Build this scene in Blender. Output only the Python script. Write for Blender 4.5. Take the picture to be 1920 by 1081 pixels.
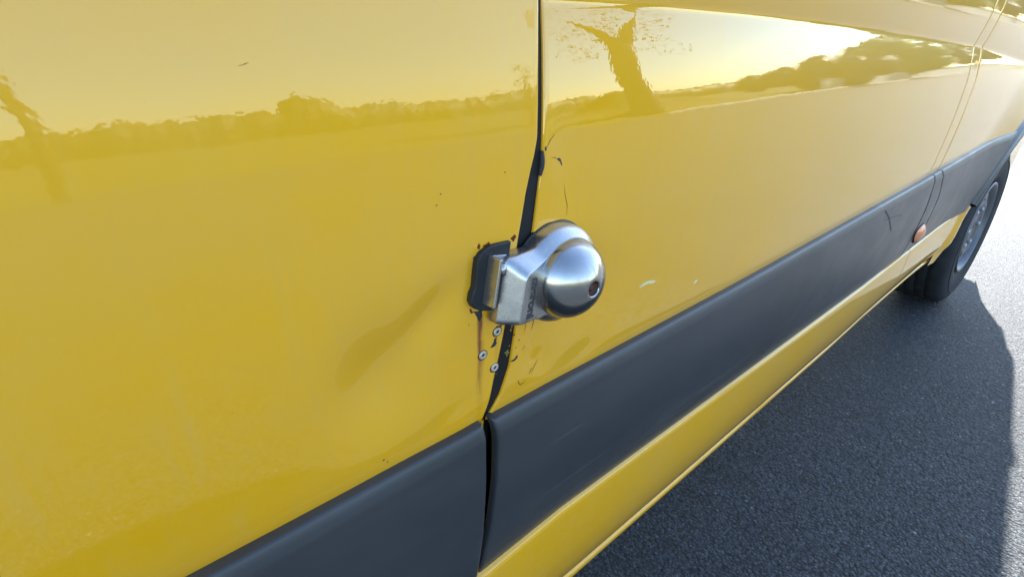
import bpy, math, random
import numpy as np

for _o in list(bpy.data.objects):
    bpy.data.objects.remove(_o, do_unlink=True)
scene = bpy.context.scene
COL = scene.collection
R = math.radians

# ------------------------------------------------------------------ camera, light, exposure
cam_data = bpy.data.cameras.new("camera")
cam = bpy.data.objects.new("camera", cam_data)
COL.objects.link(cam)
cam.location = (0.0, 0.0, 1.115)
cam.rotation_euler = (R(90 - 25.664), 0.0, R(-40.478))
cam_data.sensor_width = 36.0
cam_data.lens = 18.75
cam_data.clip_start = 0.02
cam_data.clip_end = 2000.0
scene.camera = cam

SUN_EL, SUN_AZ = 40.0, 12.6          # azimuth measured from +X towards +Y (the far side of the van)
world = bpy.data.worlds.new("World")
scene.world = world
world.use_nodes = True
wn = world.node_tree
wn.nodes.clear()
sky_tex = wn.nodes.new("ShaderNodeTexSky")
sky_tex.sky_type = 'NISHITA'
sky_tex.sun_disc = False
sky_tex.sun_elevation = R(SUN_EL)
sky_tex.sun_rotation = R(90 - SUN_AZ)
sky_tex.air_density = 1.0
sky_tex.dust_density = 0.25
sky_tex.ozone_density = 1.5
bg = wn.nodes.new("ShaderNodeBackground")
bg.inputs["Strength"].default_value = 0.12
wo = wn.nodes.new("ShaderNodeOutputWorld")
wn.links.new(sky_tex.outputs[0], bg.inputs["Color"])
wn.links.new(bg.outputs[0], wo.inputs["Surface"])

sun_data = bpy.data.lights.new("sun", 'SUN')
sun_data.energy = 5.0
sun_data.angle = R(0.53)
sun_data.color = (1.0, 0.95, 0.87)
sun = bpy.data.objects.new("sun", sun_data)
COL.objects.link(sun)
_sv = (math.cos(R(SUN_EL)) * math.cos(R(SUN_AZ)), math.cos(R(SUN_EL)) * math.sin(R(SUN_AZ)), math.sin(R(SUN_EL)))
from mathutils import Vector
sun.rotation_euler = Vector(_sv).to_track_quat('Z', 'Y').to_euler()
sun.location = (20, 5, 20)

scene.view_settings.view_transform = 'Standard'
scene.view_settings.look = 'None'
scene.view_settings.gamma = 1.0
scene.view_settings.use_curve_mapping = False
scene.view_settings.exposure = 2.2

# ---- body side surface: metres, X along the van, Y into the van, Z up, ground at 0 ----
CAM_H = 1.115
SIDE_Y = 0.346
_ZT = [0.00, 0.60, 0.80, 0.88, 0.965, 1.02, 1.065, 1.10, 1.16, 2.2]
_TT = [-9.0, -6.0, -4.5, -2.6, 0.0, 2.4, 4.3, 4.8, 4.6, 6.0]
_zz = np.linspace(0.0, 2.6, 2601)
_gg = np.concatenate([[0.0], np.cumsum(np.tan(np.radians(np.interp(0.5*(_zz[1:]+_zz[:-1]), _ZT, _TT)))*np.diff(_zz))])
_gg -= np.interp(0.965, _zz, _gg)
def barrel(z): return np.interp(z, _zz, _gg)

# ------------------------------------------------------------------ helpers
def tag(o, label=None, cat=None, group=None, kind=None):
    if label: o["label"] = label
    if cat: o["category"] = cat
    if group: o["group"] = group
    if kind: o["kind"] = kind
    return o

def empty(name, loc=(0, 0, 0)):
    o = bpy.data.objects.new(name, None)
    o.empty_display_size = 0.1
    COL.objects.link(o)
    o.location = loc
    return o

def mesh_obj(name, verts, faces, mat, parent=None, smooth=True):
    me = bpy.data.meshes.new(name)
    me.from_pydata([tuple(map(float, v)) for v in verts], [], faces)
    me.validate()
    if smooth:
        me.polygons.foreach_set("use_smooth", [True] * len(me.polygons))
    me.materials.append(mat)
    o = bpy.data.objects.new(name, me)
    COL.objects.link(o)
    if parent is not None:
        o.parent = parent
        o.matrix_parent_inverse = parent.matrix_world.inverted() if False else o.matrix_parent_inverse
        off = Vector((0, 0, 0))
        p = parent
        while p is not None:
            off += p.location
            p = p.parent
        if off.length > 0:
            me.transform(__import__("mathutils").Matrix.Translation(-off))
    return o

def grid_obj(name, P, mat, parent=None, smooth=True, flip=False):
    nu, nv = P.shape[:2]
    V = P.reshape(-1, 3)
    F = []
    for i in range(nu - 1):
        for j in range(nv - 1):
            a = i * nv + j
            q = (a, a + nv, a + nv + 1, a + 1)
            F.append(q[::-1] if flip else q)
    return mesh_obj(name, V, F, mat, parent, smooth)

def bevel(o, w, seg=2, ang=30):
    m = o.modifiers.new("bevel", 'BEVEL')
    m.width = w; m.segments = seg; m.limit_method = 'ANGLE'; m.angle_limit = R(ang)
    m.harden_normals = False
    return o

def box_vf(c, s, rz=0.0):
    cx, cy, cz = c; sx, sy, sz = [x / 2 for x in s]
    V = []
    for dz in (-sz, sz):
        for dx, dy in ((-sx, -sy), (sx, -sy), (sx, sy), (-sx, sy)):
            x = dx * math.cos(rz) - dy * math.sin(rz); y = dx * math.sin(rz) + dy * math.cos(rz)
            V.append((cx + x, cy + y, cz + dz))
    F = [(3, 2, 1, 0), (4, 5, 6, 7), (0, 1, 5, 4), (1, 2, 6, 5), (2, 3, 7, 6), (3, 0, 4, 7)]
    return V, F

def box(name, c, s, mat, parent=None, rz=0.0, bw=0.0):
    V, F = box_vf(c, s, rz)
    o = mesh_obj(name, V, F, mat, parent, smooth=False)
    if bw: bevel(o, bw)
    return o

def tube_vf(pts, radii, n=10, cap=True):
    pts = [Vector(p) for p in pts]
    V, F = [], []
    for i, p in enumerate(pts):
        t = (pts[min(i + 1, len(pts) - 1)] - pts[max(i - 1, 0)]).normalized()
        a = t.orthogonal().normalized() if i == 0 else (prev - t * prev.dot(t)).normalized()
        prev = a
        b = t.cross(a)
        for k in range(n):
            th = 2 * math.pi * k / n
            V.append(p + (a * math.cos(th) + b * math.sin(th)) * radii[i])
    for i in range(len(pts) - 1):
        for k in range(n):
            F.append((i * n + k, i * n + (k + 1) % n, (i + 1) * n + (k + 1) % n, (i + 1) * n + k))
    if cap:
        F.append(tuple(range(n))[::-1]); F.append(tuple(range((len(pts) - 1) * n, len(pts) * n)))
    return V, F

# ------------------------------------------------------------------ materials
def new_mat(name):
    m = bpy.data.materials.new(name)
    m.use_nodes = True
    nt = m.node_tree
    b = nt.nodes["Principled BSDF"]
    return m, nt, b

def N(nt, t, **kw):
    n = nt.nodes.new(t)
    for k, v in kw.items():
        if k in n.inputs: n.inputs[k].default_value = v
        else: setattr(n, k, v)
    return n

def obj_coords(nt, scale=(1, 1, 1)):
    tc = nt.nodes.new("ShaderNodeTexCoord")
    mp = nt.nodes.new("ShaderNodeMapping")
    mp.inputs["Scale"].default_value = scale
    nt.links.new(tc.outputs["Object"], mp.inputs["Vector"])
    return mp.outputs[0]

def noise(nt, vec, scale, detail=4, rough=0.55):
    n = nt.nodes.new("ShaderNodeTexNoise")
    n.inputs["Scale"].default_value = scale
    n.inputs["Detail"].default_value = detail
    n.inputs["Roughness"].default_value = rough
    nt.links.new(vec, n.inputs["Vector"])
    return n.outputs["Fac"]

def ramp(nt, fac, stops):
    r = nt.nodes.new("ShaderNodeValToRGB")
    el = r.color_ramp.elements
    while len(el) < len(stops): el.new(0.5)
    for e, (p, c) in zip(el, stops):
        e.position = p
        e.color = c if len(c) == 4 else (*c, 1)
    nt.links.new(fac, r.inputs[0])
    return r.outputs[0]

def mix(nt, fac, a, b, mode='MIX'):
    m = nt.nodes.new("ShaderNodeMix")
    m.data_type = 'RGBA'; m.blend_type = mode
    for sock, v in ((m.inputs[0], fac), (m.inputs[6], a), (m.inputs[7], b)):
        if isinstance(v, (int, float)): sock.default_value = v
        elif isinstance(v, tuple): sock.default_value = (*v, 1) if len(v) == 3 else v
        else: nt.links.new(v, sock)
    return m.outputs[2]

def maths(nt, op, a, b=None, clamp=False):
    m = nt.nodes.new("ShaderNodeMath"); m.operation = op; m.use_clamp = clamp
    for s, v in ((m.inputs[0], a), (m.inputs[1], b)):
        if v is None: continue
        if isinstance(v, (int, float)): s.default_value = v
        else: nt.links.new(v, s)
    return m.outputs[0]

def bump(nt, h, strength, dist, normal=None):
    b = nt.nodes.new("ShaderNodeBump")
    b.inputs["Strength"].default_value = strength
    b.inputs["Distance"].default_value = dist
    nt.links.new(h, b.inputs["Height"])
    if normal is not None: nt.links.new(normal, b.inputs["Normal"])
    return b.outputs[0]

def paint_material(name, rust=False, blur=(0.004, 0.016), wav=0.003, peel=0.06, ior=1.76, base=(0.82, 0.404, 0.0025)):
    m, nt, b = new_mat(name)
    v = obj_coords(nt)
    n1 = noise(nt, v, 3.0, 5)
    n2 = noise(nt, v, 60.0, 4, 0.7)
    c = mix(nt, n1, tuple(x * 0.97 for x in base), tuple(min(1, x * 1.03) for x in base))
    # thin film of road dust, thicker in patches
    dust = maths(nt, 'MULTIPLY', ramp(nt, noise(nt, v, 7.0, 7, 0.65), [(0.35, (0, 0, 0)), (0.75, (1, 1, 1))]), 0.13)
    runs = ramp(nt, noise(nt, obj_coords(nt, (70, 70, 2.5)), 1.0, 4, 0.6), [(0.55, (0, 0, 0)), (0.75, (1, 1, 1))])
    dust = maths(nt, 'ADD', dust, maths(nt, 'MULTIPLY', runs, 0.07))
    c = mix(nt, dust, c, (0.52, 0.42, 0.22))
    speck = ramp(nt, noise(nt, v, 170.0, 2, 0.5), [(0.80, (0, 0, 0)), (0.82, (1, 1, 1))])
    c = mix(nt, maths(nt, 'MULTIPLY', speck, 0.45), c, (0.16, 0.10, 0.03))
    if rust:
        sep = nt.nodes.new("ShaderNodeSeparateXYZ"); nt.links.new(v, sep.inputs[0])
        wob = maths(nt, 'MULTIPLY', maths(nt, 'SUBTRACT', noise(nt, v, 25.0, 2), 0.5), 0.006)
        x = maths(nt, 'ADD', sep.outputs[0], wob)
        def streak(x0, w, z0, z1, amt, fade):
            d = maths(nt, 'DIVIDE', maths(nt, 'ABSOLUTE', maths(nt, 'SUBTRACT', x, x0)), w)
            g = maths(nt, 'SUBTRACT', 1.0, d, True)
            # fades from z1 (top) down to z0
            f = maths(nt, 'DIVIDE', maths(nt, 'SUBTRACT', sep.outputs[2], z0), z1 - z0, True)
            f = maths(nt, 'POWER', f, fade)
            top = maths(nt, 'LESS_THAN', sep.outputs[2], z1 + 0.002)
            k = maths(nt, 'MULTIPLY', maths(nt, 'MULTIPLY', g, f), top)
            nn = ramp(nt, noise(nt, obj_coords(nt, (420, 420, 14)), 1.0, 3), [(0.3, (0.25,) * 3), (0.65, (1,) * 3)])
            return maths(nt, 'MULTIPLY', maths(nt, 'MULTIPLY', k, nn), amt)
        s = streak(0.2590 - 1.2, 0.0046, 0.785, 0.8780, 1.7, 0.9)
        s2 = streak(0.2605 - 1.2, 0.0055, 0.755, 0.85, 0.5, 0.5)
        s3 = streak(0.2792 - 1.2, 0.004, 0.80, 0.845, 0.35, 0.6)
        s = maths(nt, 'ADD', maths(nt, 'ADD', s, s2), s3, True)
        c = mix(nt, s, c, (0.23, 0.060, 0.012))
    nt.links.new(c, b.inputs["Base Color"])
    b.inputs["Roughness"].default_value = 0.42
    b.inputs["Specular IOR Level"].default_value = 0.05
    b.inputs["Coat Weight"].default_value = 1.0
    b.inputs["Coat IOR"].default_value = ior
    cr = ramp(nt, noise(nt, v, 5.0, 6, 0.7), [(0.3, (blur[0],) * 3), (0.8, (blur[1],) * 3)])
    nt.links.new(cr, b.inputs["Coat Roughness"])
    orange = noise(nt, v, 190.0, 1)
    wave = noise(nt, v, 9.0, 2)
    nb = bump(nt, orange, peel, 0.0003)
    nb = bump(nt, wave, 0.06, wav, nb)
    nt.links.new(nb, b.inputs["Coat Normal"])
    return m

PAINT = paint_material("yellow_paint")
PAINT_DOOR = paint_material("yellow_paint_rusty", rust=True, blur=(0.014, 0.04), wav=0.003, peel=0.07, ior=1.62)

def plastic_material():
    m, nt, b = new_mat("dark_trim_plastic")
    v = obj_coords(nt)
    c = ramp(nt, noise(nt, v, 4.0, 6, 0.6), [(0.3, (0.032, 0.034, 0.037)), (0.75, (0.050, 0.052, 0.055))])
    # long faint scuffs running with the strip
    sc = noise(nt, obj_coords(nt, (2.2, 90, 260)), 1.0, 3, 0.5)
    scm = ramp(nt, sc, [(0.70, (0, 0, 0)), (0.74, (1, 1, 1))])
    gate = ramp(nt, noise(nt, v, 3.3, 2), [(0.50, (0, 0, 0)), (0.62, (1, 1, 1))])
    film = ramp(nt, noise(nt, obj_coords(nt, (1.2, 6, 9)), 1.0, 7, 0.68), [(0.42, (0, 0, 0)), (0.72, (1, 1, 1))])
    c = mix(nt, maths(nt, 'MULTIPLY', film, 0.22), c, (0.105, 0.108, 0.110))
    grit = ramp(nt, noise(nt, v, 420.0, 2), [(0.70, (0, 0, 0)), (0.76, (1, 1, 1))])
    c = mix(nt, maths(nt, 'MULTIPLY', grit, 0.25), c, (0.14, 0.135, 0.125))
    k = maths(nt, 'MULTIPLY', maths(nt, 'MULTIPLY', scm, gate), 0.45)
    c = mix(nt, k, c, (0.16, 0.165, 0.175))
    nt.links.new(c, b.inputs["Base Color"])
    rr = ramp(nt, noise(nt, v, 12.0, 5, 0.6), [(0.3, (0.30,) * 3), (0.8, (0.40,) * 3)])
    nt.links.new(rr, b.inputs["Roughness"])
    b.inputs["Specular IOR Level"].default_value = 0.55
    nb = bump(nt, noise(nt, v, 650.0, 3), 0.35, 0.0004)
    nt.links.new(nb, b.inputs["Normal"])
    return m
PLASTIC = plastic_material()

def simple(name, col, rough=0.5, metal=0.0, spec=0.5, nscale=40.0, var=0.15, bumps=0.0, bscale=300.0, emit=None):
    m, nt, b = new_mat(name)
    v = obj_coords(nt)
    lo = tuple(x * (1 - var) for x in col); hi = tuple(min(1, x * (1 + var)) for x in col)
    nt.links.new(ramp(nt, noise(nt, v, nscale, 5), [(0.3, lo), (0.7, hi)]), b.inputs["Base Color"])
    b.inputs["Roughness"].default_value = rough
    b.inputs["Metallic"].default_value = metal
    b.inputs["Specular IOR Level"].default_value = spec
    if bumps:
        nt.links.new(bump(nt, noise(nt, v, bscale, 3), bumps, 0.001), b.inputs["Normal"])
    return m

SEAL = simple("black_rubber_seal", (0.010, 0.010, 0.011), 0.6, 0, 0.3)
BLACKPLATE = simple("black_rubber_plate", (0.012, 0.015, 0.018), 0.5, 0, 0.45, bumps=0.2)
TYRE = simple("tyre_rubber", (0.016, 0.017, 0.020), 0.75, 0, 0.35, 20, 0.3, 0.3, 200)
RIM = simple("silver_wheel_paint", (0.13, 0.137, 0.15), 0.42, 0.4, 0.5, 30, 0.08)
RIM_SHADED = simple("shaded_wheel_paint", (0.08, 0.084, 0.092), 0.42, 0.4, 0.5, 30, 0.12)  # darker wheel paint: shade inside the rim put into the disc colour
WELL = simple("wheel_well_lining", (0.012, 0.012, 0.013), 0.85, 0, 0.2)
LAMP = simple("amber_lens", (0.80, 0.27, 0.12), 0.22, 0, 0.6, 60, 0.15)
OLIVE = simple("olive_overspray", (0.20, 0.17, 0.035), 0.6, 0, 0.3, 300, 0.3)
CHIP = simple("bare_dark_chip", (0.030, 0.026, 0.030), 0.55, 0, 0.4, 400, 0.4, 0.3, 900)
RUSTY = simple("rust_edge", (0.13, 0.035, 0.012), 0.8, 0, 0.2, 500, 0.4, 0.3, 900)
RIVET = simple("rivet_alloy", (0.52, 0.48, 0.38), 0.5, 0.45, 0.5, 600, 0.15)
GLASS = simple("dark_window_glass", (0.010, 0.012, 0.013), 0.05, 0, 0.7)
INKED = simple("lettering_ink", (0.06, 0.058, 0.058), 0.55, 0, 0.4)
KEYHOLE = simple("keyway_brown", (0.085, 0.036, 0.022), 0.6, 0, 0.4, 500, 0.4)
PALE = simple("pale_scuff", (0.17, 0.175, 0.18), 0.6, 0, 0.3, 300, 0.3)
CREAMCHIP = simple("bare_primer", (0.74, 0.66, 0.36), 0.5, 0, 0.4, 300, 0.1)

def steel_material(name, rough, stretch, dim=1.0):
    m, nt, b = new_mat(name)
    v = obj_coords(nt)
    b.inputs["Metallic"].default_value = 1.0
    c = ramp(nt, noise(nt, v, 90.0, 6, 0.65), [(0.3, (0.52 * dim, 0.515 * dim, 0.50 * dim)), (0.7, (0.60 * dim, 0.595 * dim, 0.58 * dim))])
    sm = ramp(nt, noise(nt, v, 260.0, 2), [(0.735, (0, 0, 0)), (0.76, (1, 1, 1))])
    c = mix(nt, maths(nt, 'MULTIPLY', sm, 0.7), c, (0.12, 0.10, 0.09))
    nt.links.new(c, b.inputs["Base Color"])
    br = noise(nt, obj_coords(nt, stretch), 1.0, 3, 0.6)
    rr = ramp(nt, br, [(0.3, (rough * 0.8,) * 3), (0.7, (rough * 1.25,) * 3)])
    nt.links.new(rr, b.inputs["Roughness"])
    nb = bump(nt, noise(nt, v, 45.0, 2), 0.05, 0.002)
    nt.links.new(nb, b.inputs["Normal"])
    return m
STEEL = steel_material("brushed_steel", 0.30, (300, 300, 2500), 0.88)
STEEL_DOME = steel_material("polished_steel", 0.19, (700, 700, 3000), 0.74)

def asphalt_material():
    m, nt, b = new_mat("asphalt")
    tc = nt.nodes.new("ShaderNodeTexCoord"); v = tc.outputs["Object"]
    def vor_(scale):
        n_ = nt.nodes.new("ShaderNodeTexVoronoi"); n_.inputs["Scale"].default_value = scale
        nt.links.new(v, n_.inputs["Vector"]); return n_
    vor = vor_(150.0); vor2 = vor_(330.0)
    stone = ramp(nt, vor.outputs["Color"], [(0.05, (0.022, 0.029, 0.039)), (0.5, (0.050, 0.060, 0.074)), (0.90, (0.092, 0.102, 0.113)), (0.985, (0.27, 0.27, 0.26))])
    fine = ramp(nt, vor2.outputs["Color"], [(0.1, (0.6, 0.6, 0.6)), (0.9, (1.35, 1.35, 1.35))])
    c = mix(nt, 1.0, stone, fine, 'MULTIPLY')
    crev = ramp(nt, vor.outputs["Distance"], [(0.30, (1.12, 1.12, 1.12)), (0.75, (0.42, 0.42, 0.42))])  # occlusion-like shade between stones put into the colour, along with dark binder
    c = mix(nt, 1.0, c, crev, 'MULTIPLY')
    big = noise(nt, v, 1.1, 8, 0.65)
    c = mix(nt, 1.0, c, ramp(nt, big, [(0.3, (0.72, 0.73, 0.75)), (0.7, (1.18, 1.17, 1.15))]), 'MULTIPLY')
    worn = ramp(nt, noise(nt, v, 6.0, 5, 0.7), [(0.66, (0, 0, 0)), (0.73, (1, 1, 1))])
    c = mix(nt, maths(nt, 'MULTIPLY', worn, 0.4), c, (0.16, 0.168, 0.172))
    # a few hairline cracks
    wv = nt.nodes.new("ShaderNodeTexVoronoi"); wv.feature = 'DISTANCE_TO_EDGE'; wv.inputs["Scale"].default_value = 0.8
    dv = nt.nodes.new("ShaderNodeVectorMath"); dv.operation = 'ADD'
    nz = nt.nodes.new("ShaderNodeTexNoise"); nz.inputs["Scale"].default_value = 5.0; nz.inputs["Detail"].default_value = 5
    nt.links.new(v, nz.inputs["Vector"])
    nt.links.new(v, dv.inputs[0]); nt.links.new(nz.outputs["Color"], dv.inputs[1])
    nt.links.new(dv.outputs[0], wv.inputs["Vector"])
    crack = maths(nt, 'MULTIPLY', maths(nt, 'LESS_THAN', wv.outputs["Distance"], 0.004), ramp(nt, noise(nt, v, 2.0, 2), [(0.45, (0, 0, 0)), (0.6, (1, 1, 1))]))
    c = mix(nt, maths(nt, 'MULTIPLY', crack, 0.6), c, (0.015, 0.016, 0.018))
    nt.links.new(c, b.inputs["Base Color"])
    b.inputs["Roughness"].default_value = 0.62
    b.inputs["Specular IOR Level"].default_value = 0.26
    h1 = maths(nt, 'SUBTRACT', 1.0, vor.outputs["Distance"])
    nb = bump(nt, h1, 0.9, 0.006)
    nb = bump(nt, noise(nt, v, 70.0, 5, 0.65), 0.75, 0.010, nb)
    nt.links.new(nb, b.inputs["Normal"])
    return m
ASPHALT = asphalt_material()
GRASS = simple("dry_grass", (0.095, 0.088, 0.034), 0.9, 0, 0.2, 0.8, 0.35)
LEAF = simple("green_leaves", (0.12, 0.165, 0.03), 0.55, 0, 0.4, 1.2, 0.4)
LEAF2 = simple("olive_leaves", (0.075, 0.080, 0.028), 0.6, 0, 0.4, 1.2, 0.4)
BARK = simple("bark", (0.085, 0.062, 0.042), 0.9, 0, 0.2, 8, 0.35, 0.5, 30)
CONCRETE = simple("pale_concrete", (0.46, 0.45, 0.42), 0.85, 0, 0.3, 2, 0.12)
GALV = simple("galvanised_steel", (0.36, 0.37, 0.38), 0.5, 0.6, 0.4, 20, 0.1)
CARPAINT = simple("dark_car_paint", (0.045, 0.045, 0.042), 0.25, 0.2, 0.5, 5, 0.05)
WHITEPAINT = simple("white_sign_paint", (0.75, 0.75, 0.74), 0.5, 0, 0.4, 10, 0.04)

# ------------------------------------------------------------------ ground and sky-side surroundings
def flat(name, x0, x1, y0, y1, z, mat, kind="structure"):
    o = mesh_obj(name, [(x0, y0, z), (x1, y0, z), (x1, y1, z), (x0, y1, z)], [(0, 1, 2, 3)], mat, smooth=False)
    tag(o, kind=kind)
    return o
flat("ground", -900, 900, -900, 900, -0.004, GRASS)
flat("parking_lot", -60, 60, -9.55, 40, 0.0, ASPHALT)

# ------------------------------------------------------------------ the van
van = empty("yellow_van", (1.2, 1.3, 0.0))
tag(van, "yellow panel van with dark grey side trim parked on the asphalt", "van")

WX, WZ = 2.955, 0.320            # rear wheel axle
def crease_z(x): return np.interp(x, [-1.0, 0.338, 0.463, 0.717, 0.994, 1.35, 1.81, 2.274, 2.465, 3.8],
                                  [1.165, 1.137, 1.1365, 1.131, 1.121, 1.104, 1.082, 1.046, 1.030, 0.93])
_ES = [-0.20, -0.09, -0.03, -0.001, 0.004, 0.035, 0.09, 0.16, 0.24]
_ET = [0.0, 0.6, 3.0, 7.0, -17.0, -14.0, -7.0, -1.0, 0.0]
_ss = np.linspace(-0.3, 0.4, 1401)
_ee = np.concatenate([[0.0], np.cumsum(np.tan(np.radians(np.interp(0.5 * (_ss[1:] + _ss[:-1]), _ES, _ET))) * np.diff(_ss))])
def groove(x, z): return np.interp(z - crease_z(x), _ss, _ee)

TOPX = [-1.2, -0.3, 0.0, 0.26, 0.75, 0.88, 1.73, 1.85, 2.62, 3.8]
TOPZ = [0.712, 0.720, 0.7360, 0.7505, 0.7500, 0.7515, 0.7635, 0.7680, 0.786, 0.80]
trimtop = lambda x: np.interp(x, TOPX, TOPZ)


def dent(x, z, x0, z0, sx, sz, d, rot=0.0):
    c, s = math.cos(rot), math.sin(rot)
    a = ((x - x0) * c + (z - z0) * s) / sx; b = (-(x - x0) * s + (z - z0) * c) / sz
    return d * np.exp(-(a * a + b * b))

def curl(x, z):
    s_ = np.clip(0.034 - (z - trimtop(x)), 0.0, 0.05)
    return 2.2 * s_ ** 2
def door_y(x, z):
    y = SIDE_Y + barrel(z)
    w = np.clip((0.24 - x) / 0.26, 0, 1)
    y = y + w * 0.36 * np.clip(0.93 - z, 0, 1) ** 2
    y = y + dent(x, z, 0.158, 0.853, 0.040, 0.050, 0.0135, -0.12)
    y = y + dent(x, z, 0.210, 0.896, 0.020, 0.040, 0.0075, -0.75)
    y = y + dent(x, z, 0.258, 0.915, 0.020, 0.030, 0.0022, -0.3)
    y = y + dent(x, z, 0.215, 0.772, 0.060, 0.016, 0.0012, 0.35)
    return y + curl(x, z)
def flare_y(x, z):
    r = np.sqrt((x - WX) ** 2 + (z - WZ) ** 2)
    return -0.022 * np.clip((0.78 - r) / 0.24, 0, 1) ** 2
def side_y(x, z):
    y = SIDE_Y + barrel(z) + groove(x, z)
    y = y + dent(x, z, 0.345, 0.792, 0.020, 0.028, 0.0026, 0.4)
    y = y + dent(x, z, 0.405, 0.772, 0.035, 0.016, 0.0018, 0.2)
    y = y + dent(x, z, 0.345, 0.990, 0.012, 0.045, -0.0010, 0.1)
    return y + flare_y(x, z) + curl(x, z) * np.clip((2.2 - x) / 0.4, 0, 1)

HEM = [(0.0, 0.0040), (0.0, 0.0022), (0.0003, 0.0012), (0.0008, 0.0005), (0.0016, 0.0001), (0.003, 0.0)]
SEAL_D = 0.0034

def skin(name, xL, xR, zB, zT, yf, mat, parent, du=0.006, hemL=True, hemR=True, hemB=True, fine=(0.70, 1.22), dzc=0.03):
    zr = np.arange(fine[0], fine[1], 0.005)
    zr = np.concatenate([zr, np.arange(fine[1], zT + 1e-6, dzc)])
    base = fine[0]
    w = (zr - base) / (zT - base)
    w[-1] = 1.0
    w = w[1:] if hemB else w
    vb = HEM if hemB else []
    n = max(8, int((np.mean(xR(np.array([1.0]))) - np.mean(xL(np.array([1.0])))) / du))
    u = np.linspace(0, 1, n + 1)
    cols = []
    for e, d in HEM if hemL else []: cols.append((0.0, e, d))
    for q in u[(1 if hemL else 0):(-1 if hemR else None)]: cols.append((q, 0.0, 0.0))
    for e, d in reversed(HEM) if hemR else []: cols.append((1.0, -e, d))
    rows = [(0.0, e, d) for e, d in vb] + [(q, 0.0, 0.0) for q in w]
    U = np.array(cols); Wv = np.array(rows)
    uu, vv = np.meshgrid(U[:, 0], Wv[:, 0], indexing='ij')
    eu, ev = np.meshgrid(U[:, 1], Wv[:, 1], indexing='ij')
    dpu, dpv = np.meshgrid(U[:, 2], Wv[:, 2], indexing='ij')
    z = 0.9 + 0 * uu; x = 0.5 + 0 * uu
    for _ in range(6):
        x = xL(z) + (xR(z) - xL(z)) * uu + eu
        zb = zB(x)
        z = zb + (zT - zb) * vv + ev
    y = yf(x, z) + np.maximum(dpu, dpv)
    return grid_obj(name, np.stack([x, y, z], -1), mat, parent)

GAPZ = [0.30, 0.745, 0.771, 0.803, 0.851, 0.943, 0.985, 1.005, 1.018, 1.032, 1.057, 1.138, 2.4]
GAPL = [0.262, 0.2665, 0.2735, 0.2795, 0.2890, 0.3035, 0.3125, 0.3185, 0.3232, 0.3268, 0.3283, 0.3324, 0.3445]
GAPR = [0.269, 0.2740, 0.2880, 0.2985, 0.3045, 0.3219, 0.3280, 0.3312, 0.3326, 0.3335, 0.3350, 0.3395, 0.352]
gapL = lambda z: np.interp(z, GAPZ, GAPL)
gapR = lambda z: np.interp(z, GAPZ, GAPR)
FARZ = [0.3, 0.785, 0.85, 1.01, 1.08, 1.09, 1.19, 2.4]
FARX = [1.84, 1.862, 1.868, 1.884, 1.876, 1.878, 1.895, 1.95]
farx = lambda z: np.interp(z, FARZ, FARX)
door = skin("door", lambda z: -0.86 + 0 * z, gapL, lambda x: trimtop(x) - 0.010, 1.36, door_y, PAINT_DOOR, van)
skin("side_panel", gapR, lambda z: farx(z) - 0.0022, lambda x: trimtop(x) - 0.010, 2.40, side_y, PAINT, van)

def arch_top(x):
    s = np.sqrt(np.clip(0.52 ** 2 - (x - WX) ** 2, 0, None))
    return np.maximum(trimtop(x) - 0.010, np.where(np.abs(x - WX) < 0.52, WZ + s, 0))
skin("rear_quarter_panel", lambda z: farx(z) + 0.0022, lambda z: 3.75 + 0 * z, arch_top, 2.40, side_y, PAINT, van, du=0.012)

# faint pressed line just ahead of the panel joint: a narrow raised bead
zz = np.linspace(0.775, 1.30, 90)
bx = farx(zz) - 0.085
prof = [(-0.006, -0.0002), (-0.003, 0.0006), (0.0, 0.0011), (0.003, 0.0006), (0.006, -0.0002)]
P = np.stack([np.stack([bx + a, side_y(bx + a, zz) - b, zz], -1) for a, b in prof], 0)
grid_obj("pressed_bead", P, PAINT, van)

# rubber seals in the two joints
def seal(name, xa, xb, z0, z1, depth, mat, parent, ya, yb):
    z = np.linspace(z0, z1, 160)
    xA, xB = xa(z), xb(z)
    P = np.stack([np.stack([xA, ya(xA, z) + depth, z], -1), np.stack([xB, yb(xB, z) + depth, z], -1)], 0)
    return grid_obj(name, P, mat, parent)
sealo = seal("seal_strip", lambda z: gapL(z) - 0.006, lambda z: gapR(z) + 0.006, 0.40, 2.3, SEAL_D, SEAL, van, door_y, side_y)
seal("seal_strip", lambda z: farx(z) - 0.008, lambda z: farx(z) + 0.008, 0.40, 2.3, SEAL_D, SEAL, van, side_y, side_y)
# sliver of yellow door jamb showing behind the lower joint
zj = np.linspace(0.56, 0.745, 30)
P = np.stack([np.stack([0.2655 + 0 * zj + a, SIDE_Y + barrel(zj) + 0.0035 + d, zj], -1) for a, d in ((0.0, 0.004), (0.0015, 0.0), (0.004, 0.001), (0.005, 0.008))], 0)
grid_obj("door_jamb", P, PAINT, van)

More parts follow.
